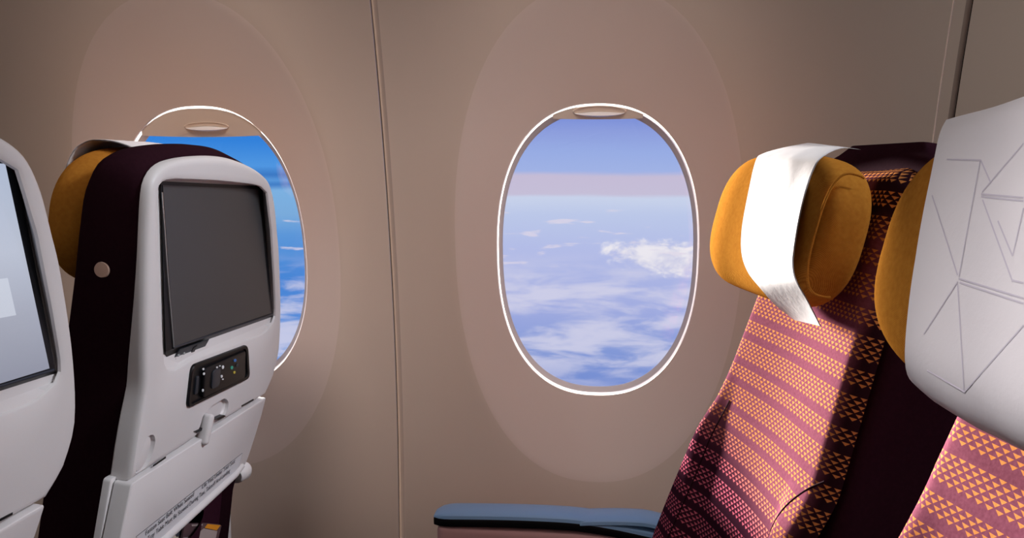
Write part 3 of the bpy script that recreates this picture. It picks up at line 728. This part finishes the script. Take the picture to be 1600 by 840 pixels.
def rear_seat(label, cover, kz):
    F = RS; root = thing('airline_seat', label, 'seat', tuple(F.O+F.ex*.02+Vector((-.14, 0, 0)))[:2]+(-1.15,))
    zt, zb = .074, -.55
    # patterned front
    rows, uvs = [], []
    NZ, NY = 90, 56
    for i in range(NZ+1):
        z = zt+(zb-zt)*i/NZ
        top = sm(zt-.035, zt, z)                       # roll over at the top
        y0, y1 = near_edge(z)+.018*top**2, far_edge(z)-.018*top**2
        row = []
        L = y1-y0; rr = .020
        for j in range(NY+1):
            s = j/NY
            # arc length along the front with rolled edges
            a = s*(L+2*.012)-.012
            if a < rr*.9: t = (rr*.9-a)/rr; y = y0+rr-rr*math.sin(min(1.45, t)); dx = rr*(1-math.cos(min(1.45, t)))
            elif a > L-rr*.9: t = (a-L+rr*.9)/rr; y = y1-rr+rr*math.sin(min(1.45, t)); dx = rr*(1-math.cos(min(1.45, t)))
            else: y = a; y = y0+rr*.1+(a-rr*.9)*(L-.2*rr-1.8*rr+1.8*rr)/(L-1.8*rr) if False else y0+a; dx = 0
            x = front_x(y, z)+dx+.030*top**3
            row.append(F(x, y, z)); uvs.append((y0+a, z))
        rows.append(row)
    v, f = grid(rows); obj('backrest', v, f, 'pattern', root, uvs=uvs, label='backrest in striped triangle cloth')
    for nm, px in (('bolster_seam', [(1288, 752), (1262, 764), (1240, 785), (1222, 815), (1208, 845)]), ('bolster_seam', None)):
        sp_ = catmull([F.hit(a, b, .026) for a, b in px] if px else [(far_edge(z_)-.036-.022*sm(-.2, -.34, z_), z_) for z_ in (-.19, -.23, -.28, -.33, -.40)], 30)
        v, f = tube([F(front_x(a, b)+.0002, a, b) for a, b in sp_], .0009, 6); obj(nm, v, f, 'maroon', root)
    # dark sides, top and back
    rings = []
    for i in range(61):
        z = .092+(zb-zt)*i/60
        top = sm(.045, .094, z); y0, y1 = shell_edge(z)+.050*top**2.5, far_edge(z)-.040*top**2.5
        xf = .046+.014*top**2; xb_ = .128-.03*top**2
        pr = rounded([(xf, y0+.002), (xf, y1-.002), (xb_, y1-.004), (xb_, y0+.004)], .016, 6)
        rings.append([F(a, b, z) for a, b in pr])
    v, f = loft(rings); obj('back_shell', v, f, 'darkside', root)
    # headrest
    v, f = loft([[F(*head_pt(-math.pi/2+math.pi*i/44, 2*math.pi*j/72, kz)) for j in range(72)] for i in range(45)], False, False)
    hr = obj('headrest', v, f, 'orange', root)
    pts = []
    for i in range(61):
        a = 2*math.pi*i/60; th = math.asin(max(-1, min(1, math.sin(a))))
    ring = []
    for i in range(61):
        a = math.pi*(.42+1.16*i/60); c_, s_ = math.cos(a), math.sin(a); sg = lambda q, e_: math.copysign(abs(q)**e_, q)
        ring.append(F(-.0165+.020*0-.004*c_*0, -.1445+.0, 0) if False else F(HX*.66*sg(c_, .7)+wing(-.13)-.012, -.1385, (HZ*kz*.74)*sg(s_, .72)-.004))
    v, f = tube(ring, .0010, 8); obj('piping', v, f, 'orange', hr)
    cover(F, hr)
    seat_base(root, F, 0, .30, 0, 0, 'darkside')
    return root

def draped_cover(F, hr):
    rowsL = [(1262, 223, .030), (1226, 230, .0), (1192, 240, -.030), (1181, 252, -.040), (1170, 300, -.044), (1160, 355, -.046), (1159, 395, -.046), (1168, 424, -.044), (1187, 449, -.040), (1213, 478, -.020), (1242, 500, .004)]
    rowsR = [(1343, 233, .036), (1312, 231, .006), (1284, 243, -.026), (1270, 262, -.036), (1257, 300, -.041), (1247, 345, -.044), (1240, 390, -.045), (1238, 415, -.046), (1243, 438, -.047), (1261, 470, -.034), (1281, 509, -.016)]
    Lp = catmull([F(w, *F.hit(a, b, w))[:] for a, b, w in rowsL], 60); Rp = catmull([F(w, *F.hit(a, b, w))[:] for a, b, w in rowsR], 60)
    rows = []
    for i in range(60):
        a, b = Vector(Lp[i]), Vector(Rp[i]); s = i/59
        rows.append([a.lerp(b, j/18)-F.ex*(.0022*math.sin(math.pi*j/18)*(1-.6*sm(.55, .85, s))+(.0006*math.sin(j*.55+s*5)+.0003*math.sin(j*1.3-s*7))*(1-sm(.5, .8, s))) for j in range(19)])
    v1, f1 = grid(rows); v2, f2 = grid([[p+F.ex*.0012 for p in r] for r in rows])
    obj('headrest_cover', v1+v2, f1+[tuple(i+len(v1) for i in q) for q in f2], 'linen', hr, label='white cloth cover slipped askew')
win2 = rear_seat('striped airline seat by the wall with a white cloth slipped askew over its orange headrest', draped_cover, 1.0)

MID_SHIFT = RS.ey*-.388+Vector((-.004, 0, 0))
def wide_cover(F, hr):
    G_ = Frame(F.O+MID_SHIFT, math.radians(12), .25)
    W0 = -.045
    left = [(1482, 188, -.030), (1470, 212, -.040), (1458, 270, -.044), (1446, 330, -.047), (1436, 390, -.048), (1431, 440, -.048), (1433, 500, -.045), (1440, 550, -.030), (1450, 582, -.014), (1476, 612, -.004), (1530, 650, .0), (1600, 690, .004)]
    pl = [(w,)+G_.hit(a, b, w) for a, b, w in left]
    # pl gives (x, y, z) on the far edge; the cloth hangs symmetric about the seat's middle
    hem = pl[8:]; edge = pl[:9]
    zs = [p[2] for p in edge]
    rows = []
    E = catmull(edge, 40)
    ymid = -.012; yb = min(p[1] for p in hem)
    def hem_z(y):
        hs = sorted([(p[1], p[2], p[0]) for p in hem])
        y = max(y, 2*ymid-y) if y < ymid else y
        if y <= hs[0][0]: return hs[0][1], hs[0][2]
        for a, b in zip(hs[:-1], hs[1:]):
            if y <= b[0]: k = (y-a[0])/(b[0]-a[0]+1e-9); return a[1]+(b[1]-a[1])*k, a[2]+(b[2]-a[2])*k
        return hs[-1][1], hs[-1][2]
    ztop, zbot = E[0][2], E[-1][2]
    top = [(.036, .060), (.015, .0675), (-.012, .0690), (-.030, .0640)]
    for (x, z) in catmull(top, 10)[:-1]:
        ye = E[0][1]-.003
        rows.append([G_(x, ye+(2*ymid-2*ye)*j/24, z+.011*math.sin(math.pi*j/24)) for j in range(25)])
    for e in E:
        s = (ztop-e[2])/(ztop-zbot)
        r = []
        for j in range(25):
            y = e[1]+(2*ymid-2*e[1])*j/24
            hz, hx_ = hem_z(y)
            k = sm(.55, 1.0, s)
            r.append(G_(e[0]-.0015*math.sin(y*70+s*5)-.002*math.sin(math.pi*j/24), y, e[2]*(1-k)+(hz*s+ (1-s)*e[2])*k+.011*math.sin(math.pi*j/24)*(1-sm(0, .35, s))))
        rows.append(r)
    off = MID_SHIFT
    rows = [[p-off for p in r] for r in rows]
    v1, f1 = grid(rows); v2, f2 = grid([[p+F.ex*.0012 for p in r] for r in rows])
    vs = v1+v2; fs = f1+[tuple(i+len(v1) for i in q) for q in f2]; mi = [0]*len(fs)
    LN = [((1480, 249), (1533, 250)), ((1533, 250), (1549, 286)), ((1600, 224), (1535, 300)), ((1534, 303), (1600, 309)), ((1534, 307), (1600, 314)), ((1536, 312), (1583, 440)), ((1600, 325), (1583, 400)), ((1583, 438), (1600, 442)),
          ((1457, 305), (1497, 430)), ((1532, 252), (1499, 432)), ((1499, 435), (1600, 466)), ((1500, 441), (1600, 474)), ((1497, 440), (1444, 522)), ((1497, 444), (1507, 610)), ((1508, 612), (1600, 508)), ((1508, 612), (1449, 578)), ((1583, 400), (1560, 345))]
    for a, b in LN:
        for t in range(8):
            p, q = [(a[0]+(b[0]-a[0])*k, a[1]+(b[1]-a[1])*k) for k in (t/8, (t+1)/8)]
            def on(pp):
                # project on to the cloth facets
                d = ray(*pp); best = None
                for fc in f1:
                    A, B, C_, D_ = [vs[i]+off for i in fc]
                    n_ = (B-A).cross(D_-A)
                    den = d.dot(n_)
                    if abs(den) < 1e-14: continue
                    P_ = d*(A.dot(n_)/den)
                    ok = all(((y_-x_).cross(P_-x_)).dot(n_) >= -1e-12 for x_, y_ in ((A, B), (B, C_), (C_, D_), (D_, A)))
                    if ok and (best is None or P_.length < best.length): best = P_
                return best
            p, q = on(p), on(q)
            if p is None or q is None: continue
            dd = (q-p).normalized(); sd = dd.cross(G_.ex).normalized()*.00045; l_ = G_.ex*-.0003
            o_ = len(vs); vs += [p+sd+l_-off, p-sd+l_-off, q-sd+l_-off, q+sd+l_-off]; fs.append((o_, o_+1, o_+2, o_+3)); mi.append(1)
    obj('headrest_cover', vs, fs, ['linen', 'line'], hr, mi=mi, label='wide white cover printed with thin grey lines')
mid2 = rear_seat('nearest airline seat at the right edge, its headrest under a wide line-printed white cover', wide_cover, 1.16)
mid2.location += MID_SHIFT

# armrest along the wall beside the own-row window seat
def arm_sweep(sec, m, name, parent, x0=-.232, x1=.13, n_=48, label=None):
    rings = []
    for i in range(n_+1):
        s = i/n_; x = x0+(x1-x0)*s
        zc_ = -.4405+.0045*math.sin(math.pi*min(1, s*1.25))-.022*sm(.45, 1.1, s)
        k = min(1, math.sqrt(max(0, 1-(1-min(1, (s+.003)/.075))**2)))
        rings.append([Vector((x, 1.096+y*.54*(.45+.55*k), zc_+z*(k if z > 0 else 1))) for y, z in sec])
    v, f = loft(rings); return obj(name, v, f, m, parent, label=label)
top_sec = [(-.040, .0005), (-.0385, .0045), (-.033, .0068), (-.015, .0092), (.015, .0092), (.033, .0070), (.039, .004), (.040, .0005)]
arm = arm_sweep([(-.0395, .0008), (-.0415, -.003), (-.0385, -.0095), (.0385, -.0095), (.0405, -.004), (.0395, .0008)], 'black', 'armrest', win2, label='black-edged window armrest')
arm_sweep(top_sec, 'bluepad', 'armrest_pad', arm, label='blue-grey armrest pad')
sec2 = [(y*1.03-.0004, z+.0006) for y, z in top_sec]
arm_sweep(sec2, 'bluepad', 'armrest_flap', arm, x0=-.055, x1=.13)
v, f = merge([box((-.048, 1.096, -.553), .360, .040, .21, r=.010)]); obj('armrest_panel', v, f, 'arm_body', arm)
